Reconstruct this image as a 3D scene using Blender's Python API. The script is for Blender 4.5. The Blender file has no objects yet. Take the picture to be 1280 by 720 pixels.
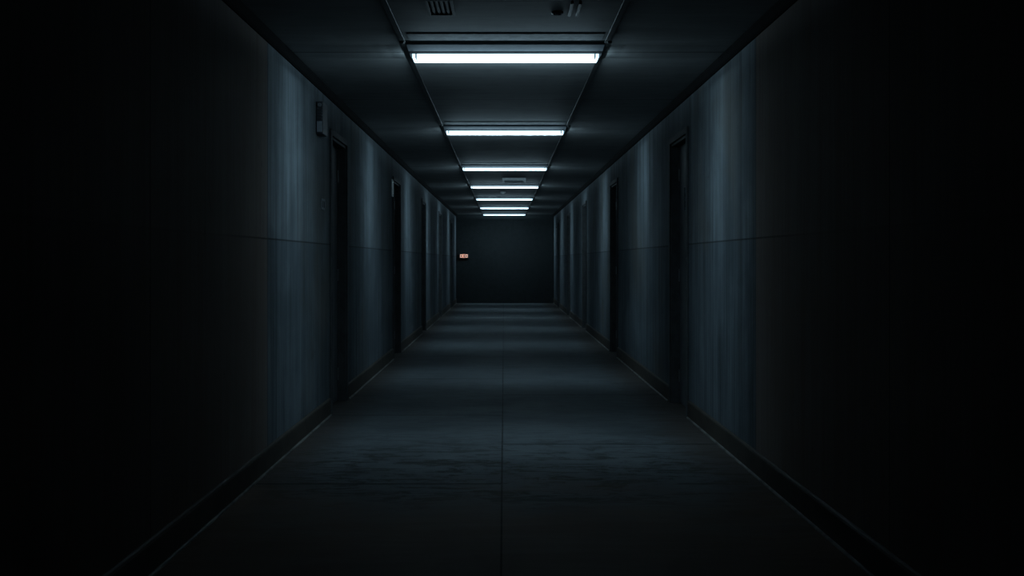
import bpy, bmesh, math, random
from mathutils import Vector, Matrix
random.seed(4)
C = bpy.context.scene.collection
scene = bpy.context.scene

# ------------------------------------------------------------------ sizes (metres)
CAMZ = 1.28            # eye height
XL, XR = -1.45, 1.51   # inner wall faces
Y0, Y1 = -3.5, 30.1    # back and end of the corridor
H = CAMZ + 1.40        # ceiling
WT = 0.18              # wall thickness
DOOR_H = 2.34
BAR = 0.645            # grid rails of the ceiling run at x = +-BAR
SEAM_Z = 1.415         # wall panel joint
LEFT_DOORS = [(8.31, 9.13), (13.0, 13.82), (17.5, 18.32), (22.1, 22.92), (26.7, 27.52)]
RIGHT_DOORS = [(8.17, 8.99), (13.2, 14.02), (18.2, 19.02), (22.7, 23.52), (26.9, 27.72)]
LENS = 1.8              # radiance of the glowing diffusers
UPLIGHT = 0.24
BEAM = 4.4             # watts per optic
LAMPS = [6.65, 10.54, 14.72, 18.36, 22.02, 25.67, 29.38]

# ------------------------------------------------------------------ material helpers
def new_mat(name):
    m = bpy.data.materials.new(name); m.use_nodes = True
    nt = m.node_tree; nt.nodes.clear()
    out = nt.nodes.new('ShaderNodeOutputMaterial')
    b = nt.nodes.new('ShaderNodeBsdfPrincipled')
    nt.links.new(b.outputs[0], out.inputs[0])
    return m, nt, b

class N:
    """little node builder"""
    def __init__(s, nt): s.nt = nt
    def n(s, t, **kw):
        nd = s.nt.nodes.new(t)
        for k, v in kw.items(): setattr(nd, k, v)
        return nd
    def put(s, sock, v):
        if hasattr(v, 'is_output') or isinstance(v, bpy.types.NodeSocket): s.nt.links.new(v, sock)
        else: sock.default_value = v
    def math(s, op, a, b=None, c=None, clamp=False):
        nd = s.n('ShaderNodeMath', operation=op); nd.use_clamp = clamp
        s.put(nd.inputs[0], a)
        if b is not None: s.put(nd.inputs[1], b)
        if c is not None: s.put(nd.inputs[2], c)
        return nd.outputs[0]
    def pos(s):
        return s.n('ShaderNodeTexCoord').outputs['Object']
    def sep(s, v):
        nd = s.n('ShaderNodeSeparateXYZ'); s.put(nd.inputs[0], v); return nd.outputs
    def noise(s, v, scale=(1,1,1), detail=6, rough=0.6, dist=0.0, off=(0,0,0)):
        mp = s.n('ShaderNodeMapping'); s.put(mp.inputs['Vector'], v)
        mp.inputs['Scale'].default_value = scale; mp.inputs['Location'].default_value = off
        nd = s.n('ShaderNodeTexNoise'); s.put(nd.inputs['Vector'], mp.outputs[0])
        nd.inputs['Scale'].default_value = 1.0
        nd.inputs['Detail'].default_value = detail; nd.inputs['Roughness'].default_value = rough
        nd.inputs['Distortion'].default_value = dist
        return nd.outputs['Fac']
    def ramp(s, f, a, b, lo=0.0, hi=1.0, smooth=True):
        nd = s.n('ShaderNodeMapRange'); nd.interpolation_type = 'SMOOTHSTEP' if smooth else 'LINEAR'
        s.put(nd.inputs[0], f); nd.inputs[1].default_value = a; nd.inputs[2].default_value = b
        nd.inputs[3].default_value = lo; nd.inputs[4].default_value = hi
        return nd.outputs[0]
    def mix(s, f, a, b, mode='MIX'):
        nd = s.n('ShaderNodeMix', data_type='RGBA', blend_type=mode)
        s.put(nd.inputs[0], f)
        s.put(nd.inputs[6], a if not isinstance(a, tuple) else (*a, 1.0) if len(a) == 3 else a)
        s.put(nd.inputs[7], b if not isinstance(b, tuple) else (*b, 1.0) if len(b) == 3 else b)
        return nd.outputs[2]
    def line(s, coord, at, half):
        """1 on a thin line of the coordinate, else 0"""
        d = s.math('ABSOLUTE', s.math('SUBTRACT', coord, at))
        return s.ramp(d, half * 0.5, half * 1.5, 1.0, 0.0)
    def bump(s, b, h, strength=0.3, dist=0.01):
        nd = s.n('ShaderNodeBump'); s.put(nd.inputs['Height'], h)
        nd.inputs['Strength'].default_value = strength; nd.inputs['Distance'].default_value = dist
        s.nt.links.new(nd.outputs[0], b.inputs['Normal'])

def mat_plain(name, col, rough=0.55, metal=0.0, wear=0.25, scale=9.0, bump=0.1, spec=0.3):
    m, nt, b = new_mat(name); k = N(nt); p = k.pos()
    f = k.noise(p, (scale,)*3, 5, 0.65)
    f = k.ramp(f, 0.3, 0.7, 1.0 - wear, 1.0 + wear * 0.4)
    c = k.mix(1.0, col, k.mix(f, (0, 0, 0), (1, 1, 1)), 'MULTIPLY')
    k.put(b.inputs['Base Color'], c)
    b.inputs['Specular IOR Level'].default_value = spec
    b.inputs['Roughness'].default_value = rough; b.inputs['Metallic'].default_value = metal
    k.bump(b, f, bump, 0.003)
    return m

def mat_wall(name, seams_y, near_y, off):
    m, nt, b = new_mat(name); k = N(nt); p = k.pos(); x, y, z = k.sep(p)
    streak = k.noise(p, (3, 7.0, 0.30), 8, 0.68, 0.3, (off, 0, 0))
    fine = k.noise(p, (9, 34.0, 0.9), 6, 0.7, 0.2, (off, 3, 0))
    blot = k.noise(p, (1.1, 1.1, 1.3), 7, 0.62, 0.4, (off, 5, 2))
    chip = k.noise(p, (6, 6, 4), 9, 0.75, 0.8, (off, 9, 1))
    upper, lower = (0.132, 0.153, 0.166), (0.100, 0.120, 0.134)
    base = k.mix(k.ramp(z, SEAM_Z - 0.003, SEAM_Z + 0.003), lower, upper)
    v = k.math('MULTIPLY', k.ramp(streak, 0.28, 0.72, 0.58, 1.14), k.ramp(fine, 0.30, 0.70, 0.66, 1.16))
    v = k.math('MULTIPLY', v, k.ramp(blot, 0.3, 0.68, 0.72, 1.12))
    base = k.mix(1.0, base, k.mix(v, (0, 0, 0), (1, 1, 1)), 'MULTIPLY')
    # old brown grime in patches
    g = k.ramp(k.noise(p, (0.8, 0.8, 0.5), 6, 0.6, 0.6, (off, 1, 7)), 0.52, 0.72, 0.0, 0.5)
    base = k.mix(g, base, (0.085, 0.075, 0.062))
    near = k.ramp(y, near_y - 0.004, near_y + 0.004, 0.62, 0.0)  # near panels: grime plus dim warm fill light painted into the colour
    base = k.mix(near, base, (0.150, 0.106, 0.082))
    # flaked paint
    fl = k.ramp(chip, 0.64, 0.67, 0.0, 0.55)
    base = k.mix(fl, base, (0.06, 0.06, 0.058))
    # joints
    j = k.math('MULTIPLY', k.line(z, SEAM_Z, 0.005), k.ramp(y, near_y - 1.2, near_y, 0.15, 1.0))
    for s in seams_y: j = k.math('MAXIMUM', j, k.line(y, s, 0.006))
    base = k.mix(k.math('MULTIPLY', j, 0.75), base, (0.02, 0.02, 0.02))
    k.put(b.inputs['Base Color'], base)
    b.inputs['Roughness'].default_value = 0.75
    b.inputs['Specular IOR Level'].default_value = 0.06
    hgt = k.math('SUBTRACT', k.math('ADD', k.math('MULTIPLY', fine, 0.5), k.math('MULTIPLY', blot, 0.4)), k.math('ADD', k.math('MULTIPLY', j, 0.8), k.math('MULTIPLY', fl, 0.4)))
    k.bump(b, hgt, 0.35, 0.006)
    return m

def mat_floor():
    m, nt, b = new_mat('worn_slab_floor'); k = N(nt); p = k.pos(); x, y, z = k.sep(p)
    base = (0.080, 0.092, 0.099)
    drag = k.noise(p, (1.6, 9.0, 1), 8, 0.70, 0.5)
    blot = k.noise(p, (0.75, 0.95, 1), 7, 0.62, 0.6, (3, 1, 0))
    v = k.math('MULTIPLY', k.ramp(drag, 0.30, 0.68, 0.72, 1.12), k.ramp(blot, 0.32, 0.66, 0.70, 1.12))
    c = k.mix(1.0, base, k.mix(v, (0, 0, 0), (1, 1, 1)), 'MULTIPLY')
    # dark scuffed patches, heaviest over the first bay, with ragged edges
    patch = k.noise(p, (2.4, 5.5, 1), 10, 0.74, 1.2, (7, 2, 0))
    zone = k.math('MULTIPLY', k.ramp(y, 4.8, 5.6), k.ramp(y, 6.2, 7.6, 1.0, 0.30))
    scr = k.noise(p, (5.0, 26.0, 1), 8, 0.75, 0.6, (1, 4, 0))
    st = k.math('MULTIPLY', k.ramp(k.math('ADD', k.math('MULTIPLY', patch, 0.55), k.math('MULTIPLY', scr, 0.45)), 0.500, 0.530), zone)
    c = k.mix(k.math('MULTIPLY', st, 0.85), c, (0.016, 0.015, 0.013))
    # brown dirt along the walls
    ax = k.math('ABSOLUTE', k.math('ADD', x, k.math('MULTIPLY', k.math('SUBTRACT', patch, 0.5), 0.7)))
    dirt = k.ramp(ax, 1.02, 1.42, 0.0, 0.75)
    c = k.mix(dirt, c, (0.040, 0.030, 0.024))
    nearn = k.math('ADD', y, k.math('MULTIPLY', k.math('SUBTRACT', blot, 0.5), 3.0))
    c = k.mix(k.ramp(nearn, 4.6, 6.0, 0.8, 0.0), c, (0.115, 0.081, 0.062))  # near slabs: brown dirt, its colour lifted to paint in foreground fill light
    # slab joints: one along the middle, staggered ones across each half
    j = k.line(x, -0.012, 0.0045)
    lx = k.ramp(x, -0.02, -0.01, 1.0, 0.0); rx = k.ramp(x, -0.014, -0.008)
    for s in (5.71, 8.25, 10.8, 13.3, 15.8, 18.3, 20.8, 23.3, 25.8): j = k.math('MAXIMUM', j, k.math('MULTIPLY', lx, k.line(y, s, 0.015)))
    for s in (6.95, 9.5, 12.0, 14.5, 17.0, 19.5, 22.0, 24.5, 27.0): j = k.math('MAXIMUM', j, k.math('MULTIPLY', rx, k.line(y, s, 0.014)))
    c = k.mix(k.math('MULTIPLY', j, 0.9), c, (0.008, 0.008, 0.008))
    k.put(b.inputs['Base Color'], c)
    k.put(b.inputs['Roughness'], k.ramp(drag, 0.3, 0.7, 0.58, 0.78))
    b.inputs['Specular IOR Level'].default_value = 0.12
    h = k.math('SUBTRACT', k.math('ADD', drag, k.math('MULTIPLY', patch, 0.5)), j)
    k.bump(b, h, 0.25, 0.006)
    return m

def mat_ceiling():
    m, nt, b = new_mat('stained_ceiling_tile'); k = N(nt); p = k.pos(); x, y, z = k.sep(p)
    blot = k.noise(p, (1.0, 0.8, 1), 6, 0.6, 0.4)
    smear = k.noise(p, (2.0, 11, 1), 8, 0.72, 0.4, (2, 0, 0))
    v = k.math('MULTIPLY', k.ramp(blot, 0.3, 0.7, 0.75, 1.1), k.ramp(smear, 0.3, 0.7, 0.82, 1.08))
    c = k.mix(1.0, (0.36, 0.37, 0.37), k.mix(v, (0, 0, 0), (1, 1, 1)), 'MULTIPLY')
    ax = k.math('ABSOLUTE', x)
    inn = k.ramp(ax, BAR - 0.005, BAR + 0.005, 1.0, 0.0); outn = k.math('SUBTRACT', 1.0, inn)
    c = k.mix(k.math('MULTIPLY', outn, 0.35), c, (0.15, 0.15, 0.145))   # darker along the walls: lamp glow painted into the middle's colour
    j = k.math('MULTIPLY', inn, k.math('MAXIMUM', k.line(y, 5.36, 0.006), k.line(y, 5.19, 0.006)))
    for l in LAMPS[:-1]:
        j = k.math('MAXIMUM', j, k.math('MULTIPLY', outn, k.line(y, l + 0.03, 0.009)))
        j = k.math('MAXIMUM', j, k.line(y, l + 2.0, 0.005))
    c = k.mix(k.math('MULTIPLY', j, 0.8), c, (0.015, 0.015, 0.015))
    k.put(b.inputs['Base Color'], c)
    b.inputs['Roughness'].default_value = 0.7; b.inputs['Specular IOR Level'].default_value = 0.15
    k.bump(b, k.math('SUBTRACT', smear, j), 0.2, 0.004)
    return m

def mat_emit(name, col, strength):
    m, nt, b = new_mat(name)
    b.inputs['Base Color'].default_value = (0.8, 0.8, 0.8, 1)
    b.inputs['Emission Color'].default_value = (*col, 1); b.inputs['Emission Strength'].default_value = strength
    return m

M = {
    'wall_l': mat_wall('streaked_wall_paint', (2.1, 4.08, 6.10), 6.10, 0.0),
    'wall_r': mat_wall('streaked_wall_plaster', (3.9, 5.97), 5.97, 11.3),
    'floor': mat_floor(),
    'ceiling': mat_ceiling(),
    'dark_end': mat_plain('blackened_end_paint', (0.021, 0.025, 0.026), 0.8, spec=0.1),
    'cornice': mat_plain('dark_cornice', (0.010, 0.010, 0.010), 0.9, spec=0.05),
    'rail': mat_plain('ceiling_rail_metal', (0.045, 0.047, 0.047), 0.45, 0.0, 0.2, 14, spec=0.35),
    'strip': mat_plain('pale_ceiling_strip', (0.40, 0.43, 0.44), 0.7, 0.0, 0.45, 11, spec=0.15),
    'base': mat_plain('grimy_baseboard', (0.042, 0.035, 0.028), 0.6, 0.0, 0.4, 7),
    'shoe': mat_plain('worn_shoe_trim', (0.12, 0.115, 0.105), 0.5, 0.0, 0.8, 6),
    'door': mat_plain('dark_door_paint', (0.075, 0.081, 0.084), 0.5, 0.0, 0.35, 4),
    'frame': mat_plain('door_frame_paint', (0.062, 0.066, 0.068), 0.6, 0.0, 0.3, 8, spec=0.1),
    'handle': mat_plain('tarnished_steel', (0.30, 0.30, 0.30), 0.38, 0.9, 0.3, 30),
    'glass': mat_plain('dusty_dark_glass', (0.10, 0.16, 0.18), 0.25, 0.0, 0.3, 30, 0.02),
    'housing': mat_plain('lamp_housing_enamel', (0.22, 0.25, 0.28), 0.75, 0.0, 0.2, 8, spec=0.1),
    'lens': mat_emit('glowing_diffuser', (0.58, 0.85, 1.0), LENS),
    'clip': mat_plain('lamp_end_clip', (0.03, 0.03, 0.03), 0.5),
    'pale': mat_plain('pale_plastic', (0.68, 0.71, 0.71), 0.4, 0.0, 0.2, 20),
    'grey': mat_plain('grey_plastic', (0.14, 0.155, 0.165), 0.6, 0.0, 0.2, 20),
    'black': mat_plain('dark_plastic', (0.04, 0.045, 0.05), 0.45, 0.0, 0.2, 20),
    'orange': mat_emit('lit_orange_marks', (1.0, 0.34, 0.18), 0.5),
    'orange2': mat_emit('lit_pale_marks', (1.0, 0.52, 0.36), 0.55),
}

# ------------------------------------------------------------------ mesh helpers
def bx(bm, x0, x1, y0, y1, z0, z1, bev=0.0, seg=2):
    r = bmesh.ops.create_cube(bm, size=1.0)
    vs = r['verts']
    bmesh.ops.scale(bm, vec=(x1 - x0, y1 - y0, z1 - z0), verts=vs)
    bmesh.ops.translate(bm, vec=((x0 + x1) / 2, (y0 + y1) / 2, (z0 + z1) / 2), verts=vs)
    if bev > 0:
        es = list({e for v in vs for e in v.link_edges})
        bmesh.ops.bevel(bm, geom=es, offset=bev, segments=seg, affect='EDGES', profile=0.5)

def cyl(bm, c, r0, r1, depth, axis='Z', seg=32, bev=0.0):
    rot = {'Z': Matrix.Identity(4), 'X': Matrix.Rotation(math.pi / 2, 4, 'Y'), 'Y': Matrix.Rotation(-math.pi / 2, 4, 'X')}[axis]
    bmesh.ops.create_cone(bm, cap_ends=True, segments=seg, radius1=r0, radius2=r1, depth=depth, matrix=Matrix.Translation(c) @ rot)

def lathe(bm, c, prof, seg=40):
    """prof: (radius, z) pairs turned about the vertical through c"""
    rings = []
    for r, z in prof:
        rings.append([bm.verts.new((c[0] + r * math.cos(2 * math.pi * i / seg), c[1] + r * math.sin(2 * math.pi * i / seg), c[2] + z)) for i in range(seg)])
    for a, b in zip(rings, rings[1:]):
        for i in range(seg):
            bm.faces.new((a[i], a[(i + 1) % seg], b[(i + 1) % seg], b[i]))
    bm.faces.new(rings[0][::-1]); bm.faces.new(rings[-1])
    bmesh.ops.recalc_face_normals(bm, faces=bm.faces)

def obj(name, bm, m, parent=None, smooth=False):
    me = bpy.data.meshes.new(name); bm.to_mesh(me); bm.free()
    me.materials.append(M[m] if isinstance(m, str) else m)
    if smooth:
        for p in me.polygons: p.use_smooth = True
    o = bpy.data.objects.new(name, me); C.objects.link(o)
    if parent: o.parent = parent
    return o

def box(name, dims, m, parent=None, bev=0.0):
    bm = bmesh.new(); bx(bm, *dims, bev=bev); return obj(name, bm, m, parent)

def struct(o): o['kind'] = 'structure'; return o

def thing(name, label, cat, loc=(0, 0, 0), group=None):
    o = bpy.data.objects.new(name, None); C.objects.link(o); o.location = loc
    o.empty_display_size = 0.1
    o['label'] = label; o['category'] = cat
    if group: o['group'] = group
    return o

# ------------------------------------------------------------------ shell
struct(box('floor', (XL - WT, XR + WT, Y0 - WT, Y1 + WT, -0.12, 0), 'floor'))
struct(box('ceiling', (XL - WT, XR + WT, Y0 - WT, Y1 + WT, H, H + 0.12), 'ceiling'))
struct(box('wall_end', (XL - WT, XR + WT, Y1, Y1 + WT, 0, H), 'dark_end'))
struct(box('wall_back', (XL - WT, XR + WT, Y0 - WT, Y0, 0, H), 'dark_end'))

def side_wall(name, x0, x1, doors, m):
    bm = bmesh.new(); y = Y0
    for a, b in doors:
        bx(bm, x0, x1, y, a, 0, H); bx(bm, x0, x1, a, b, DOOR_H, H); y = b
    bx(bm, x0, x1, y, Y1, 0, H)
    return struct(obj(name, bm, m))
side_wall('wall_left', XL - WT, XL, LEFT_DOORS, 'wall_l')
side_wall('wall_right', XR, XR + WT, RIGHT_DOORS, 'wall_r')

# baseboards, shoe trims and cornices run between the doors
def run(name, doors, m, prof, side):
    """prof: outline in (distance from wall, height), swept between the doors"""
    bm = bmesh.new(); y = Y0 + 0.002
    xw = XL if side < 0 else XR
    spans = []
    for a, b in doors: spans.append((y, a - 0.065)); y = b + 0.065
    spans.append((y, Y1 - 0.002))
    for a, b in spans:
        f = [bm.verts.new((xw - side * d, a, z)) for d, z in prof]
        g = [bm.verts.new((xw - side * d, b, z)) for d, z in prof]
        n = len(prof)
        for i in range(n): bm.faces.new((f[i], f[(i + 1) % n], g[(i + 1) % n], g[i]))
        bm.faces.new(f[::-1]); bm.faces.new(g)
    bmesh.ops.recalc_face_normals(bm, faces=bm.faces)
    return struct(obj(name, bm, m))
bprof = [(0, 0.001), (0.016, 0.001), (0.016, 0.128), (0.012, 0.138), (0.004, 0.145), (0, 0.145)]
sprof = [(0.016, 0.001), (0.028, 0.001), (0.026, 0.007), (0.021, 0.011), (0.016, 0.012)]
cprof = [(0, H), (0.035, H), (0.035, H - 0.02), (0.022, H - 0.05), (0.010, H - 0.062), (0, H - 0.062)]
run('baseboard_left', LEFT_DOORS, 'base', bprof, -1)
run('baseboard_right', RIGHT_DOORS, 'base', bprof, 1)
run('trim_1', LEFT_DOORS, 'shoe', sprof, -1)
run('trim_2', RIGHT_DOORS, 'shoe', sprof, 1)
run('trim_3', [], 'cornice', cprof, -1)
run('trim_4', [], 'cornice', cprof, 1)
struct(box('trim_5', (XL + 0.35, XR - 0.35, 22.35, 22.41, 0.0, 0.006), 'handle', bev=0.002))     # metal strip over the floor joint

# ceiling rails: an inverted T each, the whole length
def rail(name, x):
    bm = bmesh.new()
    bx(bm, x - 0.016, x + 0.016, Y0 + 0.01, Y1 - 0.01, H - 0.010, H, 0.002)
    return struct(obj(name, bm, 'rail'))
rail('trim_6', -BAR); rail('trim_7', BAR + 0.012)

# ------------------------------------------------------------------ doors
def door(idx, side, a, b, panel=None):
    xw = XL if side < 0 else XR
    s = side
    root = bpy.data.objects.new('door_%d' % idx, None); C.objects.link(root); root.location = (xw, (a + b) / 2, 0)
    struct(root)
    L = lambda x0, x1, y0, y1, z0, z1: (min(x0, x1) , max(x0, x1), y0, y1, z0, z1)
    yc = (a + b) / 2; w = (b - a) / 2
    # local frame: x out of the corridor = s * positive
    bm = bmesh.new()
    for yy in (-1, 1):                                              # jambs with architraves
        y0, y1 = sorted((yy * w, yy * (w - 0.035)))
        bx(bm, *L(0.0, s * 0.15, y0, y1, 0.001, DOOR_H - 0.0), 0.002)
        y0, y1 = sorted((yy * (w - 0.012), yy * (w + 0.040)))
        bx(bm, *L(-s * 0.018, 0.0, y0, y1, 0.001, DOOR_H + 0.040), 0.003)
        y0, y1 = sorted((yy * (w - 0.036), yy * (w - 0.048)))       # door stop
        bx(bm, *L(s * 0.055, s * 0.07, y0, y1, 0.001, DOOR_H - 0.03))
    bx(bm, *L(0.0, s * 0.15, -w + 0.035, w - 0.035, DOOR_H - 0.035, DOOR_H), 0.002)
    bx(bm, *L(-s * 0.018, 0.0, -w + 0.0125, w - 0.0125, DOOR_H - 0.012, DOOR_H + 0.040), 0.003)
    fr = obj('door_frame', bm, 'frame', root)
    bm = bmesh.new()
    bx(bm, *L(s * 0.07, s * 0.115, -w + 0.03, w - 0.03, 0.006, DOOR_H - 0.03), 0.003)
    leaf = obj('door_leaf', bm, 'door', root)
    hy = -w + 0.11
    bm = bmesh.new()                                                # lever handle on a long plate
    bx(bm, *L(s * 0.064, s * 0.0705, hy - 0.022, hy + 0.022, 0.93, 1.13), 0.003)
    cyl(bm, Vector((s * 0.046, hy, 1.05)), 0.010, 0.010, 0.045, 'X', 16)
    bx(bm, *L(s * 0.018, s * 0.034, hy - 0.010, hy + 0.115, 1.04, 1.06), 0.006)
    obj('door_handle', bm, 'handle', leaf)
    for hz in (0.25, 1.15, 2.05):
        bm = bmesh.new(); cyl(bm, Vector((s * 0.064, w - 0.040, hz)), 0.009, 0.009, 0.11, 'Z', 14)
        obj('hinge', bm, 'handle', leaf)
    if panel:
        y0, y1, z0, z1 = panel
        bm = bmesh.new()
        bx(bm, *L(s * 0.062, s * 0.0705, y0 - 0.02, y1 + 0.02, z0 - 0.02, z0), 0.002)
        bx(bm, *L(s * 0.062, s * 0.0705, y0 - 0.02, y1 + 0.02, z1, z1 + 0.02), 0.002)
        bx(bm, *L(s * 0.062, s * 0.0705, y0 - 0.02, y0, z0, z1), 0.002)
        bx(bm, *L(s * 0.062, s * 0.0705, y1, y1 + 0.02, z0, z1), 0.002)
        pf = obj('vision_panel_frame', bm, 'black', leaf)
        box('vision_panel_glass', L(s * 0.067, s * 0.0703, y0, y1, z0, z1), 'glass', leaf)
    return root
i = 1
for k, (a, b) in enumerate(LEFT_DOORS):
    door(i, -1, a, b, (0.02, 0.20, 1.88, 2.10) if k == 1 else None); i += 1
for k, (a, b) in enumerate(RIGHT_DOORS):
    door(i, 1, a, b, (-0.12, 0.10, 1.72, 1.92) if k == 0 else None); i += 1

# ------------------------------------------------------------------ ceiling lights
ORD = ['nearest ceiling light, the largest and brightest of the row',
       'second nearest ceiling light, between the largest one and the third',
       'third nearest ceiling light, just before the pale ceiling vent',
       'fourth ceiling light, just behind the pale ceiling vent',
       'fifth ceiling light, just behind the small round smoke detector',
       'sixth ceiling light, last but one before the dark end wall',
       'farthest ceiling light, shortest glowing bar against the dark end wall']
def make_lamp():
    root = thing('ceiling_light', ORD[0], 'ceiling light', (0.010, LAMPS[0], H), 'lit ceiling lights along the corridor')
    bm = bmesh.new()
    # shallow enamel housing, its underside sloping a little to the diffuser
    x0, x1 = -0.635, 0.635
    pr = [(-0.28, 0.0), (-0.28, -0.014), (-0.275, -0.016), (-0.09, -0.031), (0.14, -0.031), (0.325, -0.016), (0.33, -0.014), (0.33, 0.0)]
    f = [bm.verts.new((x0, y, z)) for y, z in pr]; g = [bm.verts.new((x1, y, z)) for y, z in pr]
    n = len(pr)
    for q in range(n): bm.faces.new((f[q], f[(q + 1) % n], g[(q + 1) % n], g[q]))
    bm.faces.new(f[::-1]); bm.faces.new(g); bmesh.ops.recalc_face_normals(bm, faces=bm.faces)
    obj('lamp_housing', bm, 'housing', root)
    bm = bmesh.new()                                                # prismatic diffuser, rounded long edges
    bx(bm, -0.617, 0.617, -0.065, 0.11, -0.056, -0.031, 0.002, 2)
    obj('lamp_diffuser', bm, 'lens', root)
    for sx in (-1, 1):
        bm = bmesh.new(); bx(bm, sx * 0.592 - 0.004, sx * 0.592 + 0.004, -0.070, 0.06 if sx < 0 else -0.01, -0.0590, -0.0315, 0.0015)
        obj('end_clip', bm, 'clip', root)
    bm = bmesh.new()                                                # pale maintenance strip in front of the housing
    bx(bm, -0.610, 0.610, -0.53, -0.35, -0.006, 0.0, 0.002)
    obj('cover_strip', bm, 'strip', root)
    for sx in (-1, 1):
        bm = bmesh.new(); lathe(bm, (sx * 0.652, -0.40, 0), [(0.016, -0.021), (0.016, -0.030), (0.010, -0.036), (0.004, -0.037)][::-1], 20)
        obj('fixing_screw', bm, 'rail', root)
    return root
lamp0 = make_lamp()
for q in range(1, 7):
    r = lamp0.copy(); C.objects.link(r); r.location = (0.010, LAMPS[q], H); r['label'] = ORD[q]
    for ch in list(lamp0.children):
        if q == 6 and ch.name.startswith('cover_strip'): pass
        c = ch.copy(); C.objects.link(c); c.parent = r

# the tubes' optics: a wide spread across the corridor, a narrow one along it (what a photometric file describes)
def beam_data():
    l = bpy.data.lights.new('tube_optic', 'POINT'); l.energy = BEAM; l.shadow_soft_size = 0.0; l.color = (0.54, 0.82, 1.0)
    l.use_nodes = True; nt = l.node_tree; k = N(nt)
    em = nt.nodes['Emission']
    tc = k.n('ShaderNodeTexCoord'); x, y, z = k.sep(tc.outputs['Normal'])
    along = k.math('DIVIDE', k.math('SUBTRACT', y, 0.19), 0.41)
    g = k.math('EXPONENT', k.math('MULTIPLY', k.math('MULTIPLY', along, along), -1.0))
    down = k.math('MULTIPLY', z, -1.0)
    face = k.math('ADD', k.math('MULTIPLY', k.math('MAXIMUM', down, 0.0), 0.70), 0.30)
    beam = k.math('MULTIPLY', k.math('MULTIPLY', g, face), k.ramp(down, 0.0, 0.06))
    side = k.ramp(down, -0.03, 0.09, UPLIGHT, 0.0)          # what spills sideways and up onto the ceiling
    k.put(em.inputs['Strength'], k.math('ADD', beam, k.math('MULTIPLY', side, k.ramp(y, -0.9, 0.6, 0.35, 1.0))))
    return l
BD = beam_data()
for q, ly in enumerate(LAMPS):
    for sx in [-0.57 + 0.06 * t for t in range(20)]:
        lo = bpy.data.objects.new('tube_optic', BD); C.objects.link(lo); lo.location = (0.010 + sx, ly + 0.025, H - 0.092)

# ------------------------------------------------------------------ small fittings
# slatted grille in the ceiling before the first light
t = thing('ceiling_grille', 'small slatted grille in the ceiling before the nearest light', 'vent', (-0.35, 5.46, H))
bm = bmesh.new()
for dims in ((-0.075, 0.075, -0.17, -0.15), (-0.075, 0.075, 0.15, 0.17), (-0.075, -0.06, -0.15, 0.15), (0.06, 0.075, -0.15, 0.15)):
    bx(bm, *dims, -0.016, 0, 0.002)
obj('grille_frame', bm, 'grey', t)
for sx in (-0.04, -0.013, 0.013, 0.04):
    bm = bmesh.new(); bx(bm, sx - 0.007, sx + 0.007, -0.15, 0.15, -0.013, -0.001, 0.002); obj('slat', bm, 'grey', t)
# pair of conduit stubs + round escutcheon
t = thing('ceiling_bracket', 'pair of thin dark bars fixed to the ceiling beside the ring fitting', 'bracket', (0.39, 5.50, H))
for sx in (-0.022, 0.022):
    bm = bmesh.new(); bx(bm, sx - 0.008, sx + 0.008, -0.14, 0.14, -0.018, 0, 0.003); obj('bar', bm, 'black', t)
t = thing('ceiling_ring', 'small dark ring fitting on the ceiling before the nearest light', 'fitting', (0.30, 5.60, H))
bm = bmesh.new(); lathe(bm, (0, 0, 0), [(0.034, 0), (0.034, -0.008), (0.026, -0.014), (0.018, -0.009), (0.017, -0.002)]); obj('ring_flange', bm, 'black', t, True)
bm = bmesh.new(); lathe(bm, (0, 0, 0), [(0.012, -0.001), (0.012, -0.012), (0.004, -0.018)], 20); obj('ring_plug', bm, 'grey', t, True)
# pale louvre vent between the third and fourth light
t = thing('ceiling_vent', 'pale rectangular louvred vent on the ceiling before the fourth light', 'vent', (0.17, 17.0, H))
bm = bmesh.new()
for dims in ((-0.20, 0.20, -0.20, -0.16), (-0.20, 0.20, 0.16, 0.20), (-0.20, -0.16, -0.16, 0.16), (0.16, 0.20, -0.16, 0.16)):
    bx(bm, *dims, -0.045, 0, 0.004)
obj('vent_frame', bm, 'pale', t)
for q in range(5):
    bm = bmesh.new(); y = -0.128 + q * 0.064
    bx(bm, -0.16, 0.16, y - 0.024, y + 0.024, -0.036, -0.030); bmesh.ops.rotate(bm, cent=(0, y, -0.033), matrix=Matrix.Rotation(0.35, 3, 'X'), verts=bm.verts)
    obj('louvre', bm, 'pale', t)
# smoke detector
t = thing('smoke_detector', 'small round white smoke detector on the ceiling before the fifth light', 'smoke detector', (-0.02, 20.2, H))
bm = bmesh.new(); lathe(bm, (0, 0, 0), [(0.062, 0), (0.062, -0.014), (0.055, -0.018)]); obj('detector_base', bm, 'pale', t, True)
bm = bmesh.new(); lathe(bm, (0, 0, 0), [(0.050, -0.018), (0.050, -0.034), (0.038, -0.046), (0.018, -0.050)]); obj('detector_head', bm, 'pale', t, True)

# alarm box high on the left wall
t = thing('alarm_box', 'dark wall box with paler lower half, high on the left wall before the first door', 'alarm box', (XL, 7.77, 2.385))
bm = bmesh.new(); bx(bm, 0, 0.055, -0.10, 0.10, -0.125, 0.125, 0.006); obj('alarm_body', bm, 'black', t)
bm = bmesh.new(); bx(bm, 0.008, 0.048, -0.107, -0.098, -0.112, -0.030, 0.003); obj('alarm_panel', bm, 'housing', t)
bm = bmesh.new()
for q in range(4): bx(bm, 0.008, 0.048, -0.106, -0.098, -0.012 + q * 0.022, -0.002 + q * 0.022, 0.002)
obj('sounder_grille', bm, 'black', t)
bm = bmesh.new(); cyl(bm, Vector((0.028, -0.105, 0.096)), 0.013, 0.017, 0.018, 'Y', 20); obj('alarm_lens', bm, 'grey', t)
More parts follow.
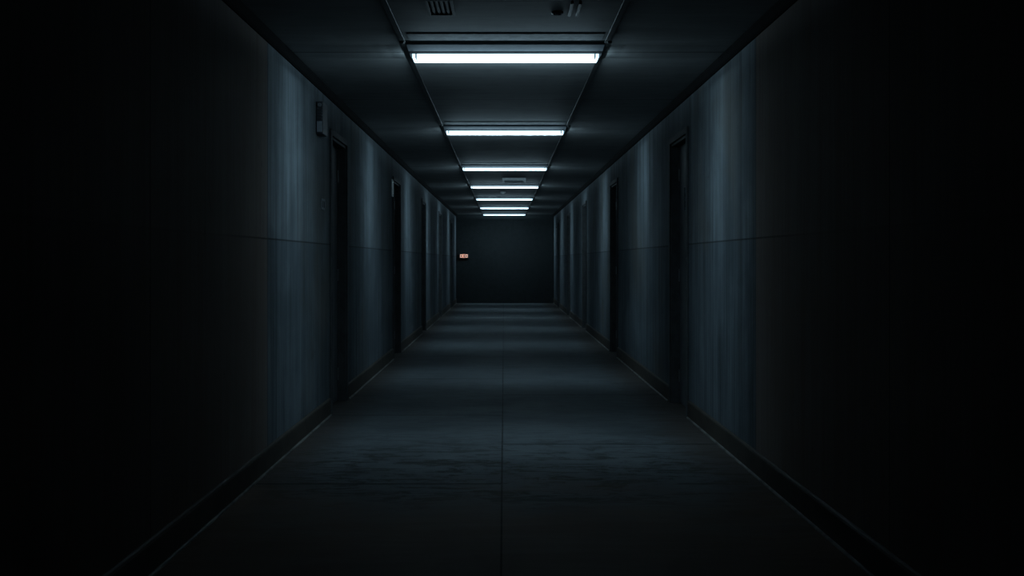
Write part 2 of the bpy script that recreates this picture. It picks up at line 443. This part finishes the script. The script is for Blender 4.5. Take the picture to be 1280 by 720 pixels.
# double wall plate left of the first left door
t = thing('wall_plate', 'tiny double switch plate on the left wall beside the first door', 'wall plate', (XL, 7.95, 1.73))
bm = bmesh.new(); bx(bm, 0, 0.009, -0.07, 0.07, -0.045, 0.045, 0.003); obj('plate', bm, 'grey', t)
for sy in (-0.033, 0.033):
    bm = bmesh.new(); bx(bm, 0.008, 0.015, sy - 0.017, sy + 0.017, -0.026, 0.026, 0.003); obj('rocker', bm, 'black', t)
# blank plates farther on; the left one stands in for a frame's edge highlight
def blade(name, label, x, s, y, z, h):
    t = thing(name, label, 'blank plate', (x, y, z))
    bm = bmesh.new(); bx(bm, *((0, 0.015) if s > 0 else (-0.015, 0)), -0.07, 0.07, -h / 2, h / 2, 0.003); obj('plate', bm, 'pale', t)
    for q in (-1, 1):
        bm = bmesh.new(); cyl(bm, Vector((s * 0.017, 0, q * (h / 2 - 0.02))), 0.006, 0.005, 0.006, 'X', 12); obj('screw', bm, 'handle', t)
blade('blank_plate', 'narrow pale plate added as an edge highlight beside the second door on the left wall', XL, 1, 12.86, 2.22, 0.22)
blade('blank_plate', 'pale upright plate on the right wall close to the dark end wall', XR, -1, 28.6, 2.02, 0.40)

# small lit sign on the end wall
t = thing('exit_sign', 'small lit orange sign on the dark end wall at its left edge', 'sign', (-1.21, Y1, 1.425))
bm = bmesh.new(); bx(bm, -0.15, 0.15, -0.045, 0, -0.075, 0.075, 0.008); obj('sign_box', bm, 'black', t)
def ringmark(name, x, w, h, m, bar=False):
    bm = bmesh.new(); th = 0.017
    bx(bm, x - w, x - w + th, -0.050, -0.044, -h, h); bx(bm, x - w, x + w, -0.050, -0.044, h - th, h); bx(bm, x - w, x + w, -0.050, -0.044, -h, -h + th)
    if bar: bx(bm, x - w, x + w, -0.050, -0.044, -th / 2, th / 2)
    else: bx(bm, x + w - th, x + w, -0.050, -0.044, -h, h)
    obj(name, bm, m, t)
ringmark('lit_mark', -0.078, 0.034, 0.045, 'orange2')
ringmark('lit_mark', 0.0, 0.034, 0.052, 'orange', True)
ringmark('lit_mark', 0.078, 0.034, 0.045, 'orange2')

# ------------------------------------------------------------------ world, camera, view
w = bpy.data.worlds.new('dark'); scene.world = w; w.use_nodes = True
w.node_tree.nodes['Background'].inputs[0].default_value = (0, 0, 0, 1)
w.node_tree.nodes['Background'].inputs[1].default_value = 0
cam = bpy.data.cameras.new('camera'); co = bpy.data.objects.new('camera', cam); C.objects.link(co)
co.location = (0, 0, CAMZ); co.rotation_euler = (math.pi / 2, 0, 0)
cam.sensor_width = 36; cam.lens = 35.0
cam.shift_x = 10 / 1280; cam.shift_y = -34 / 1280
cam.clip_end = 100
scene.camera = co
vs = scene.view_settings
vs.view_transform = 'Standard'; vs.look = 'None'; vs.gamma = 1; vs.use_curve_mapping = False; vs.exposure = 0.0
scene.cycles.max_bounces = 8; scene.cycles.diffuse_bounces = 5
scene.cycles.use_denoising = True
scene.cycles.sample_clamp_indirect = 4.0
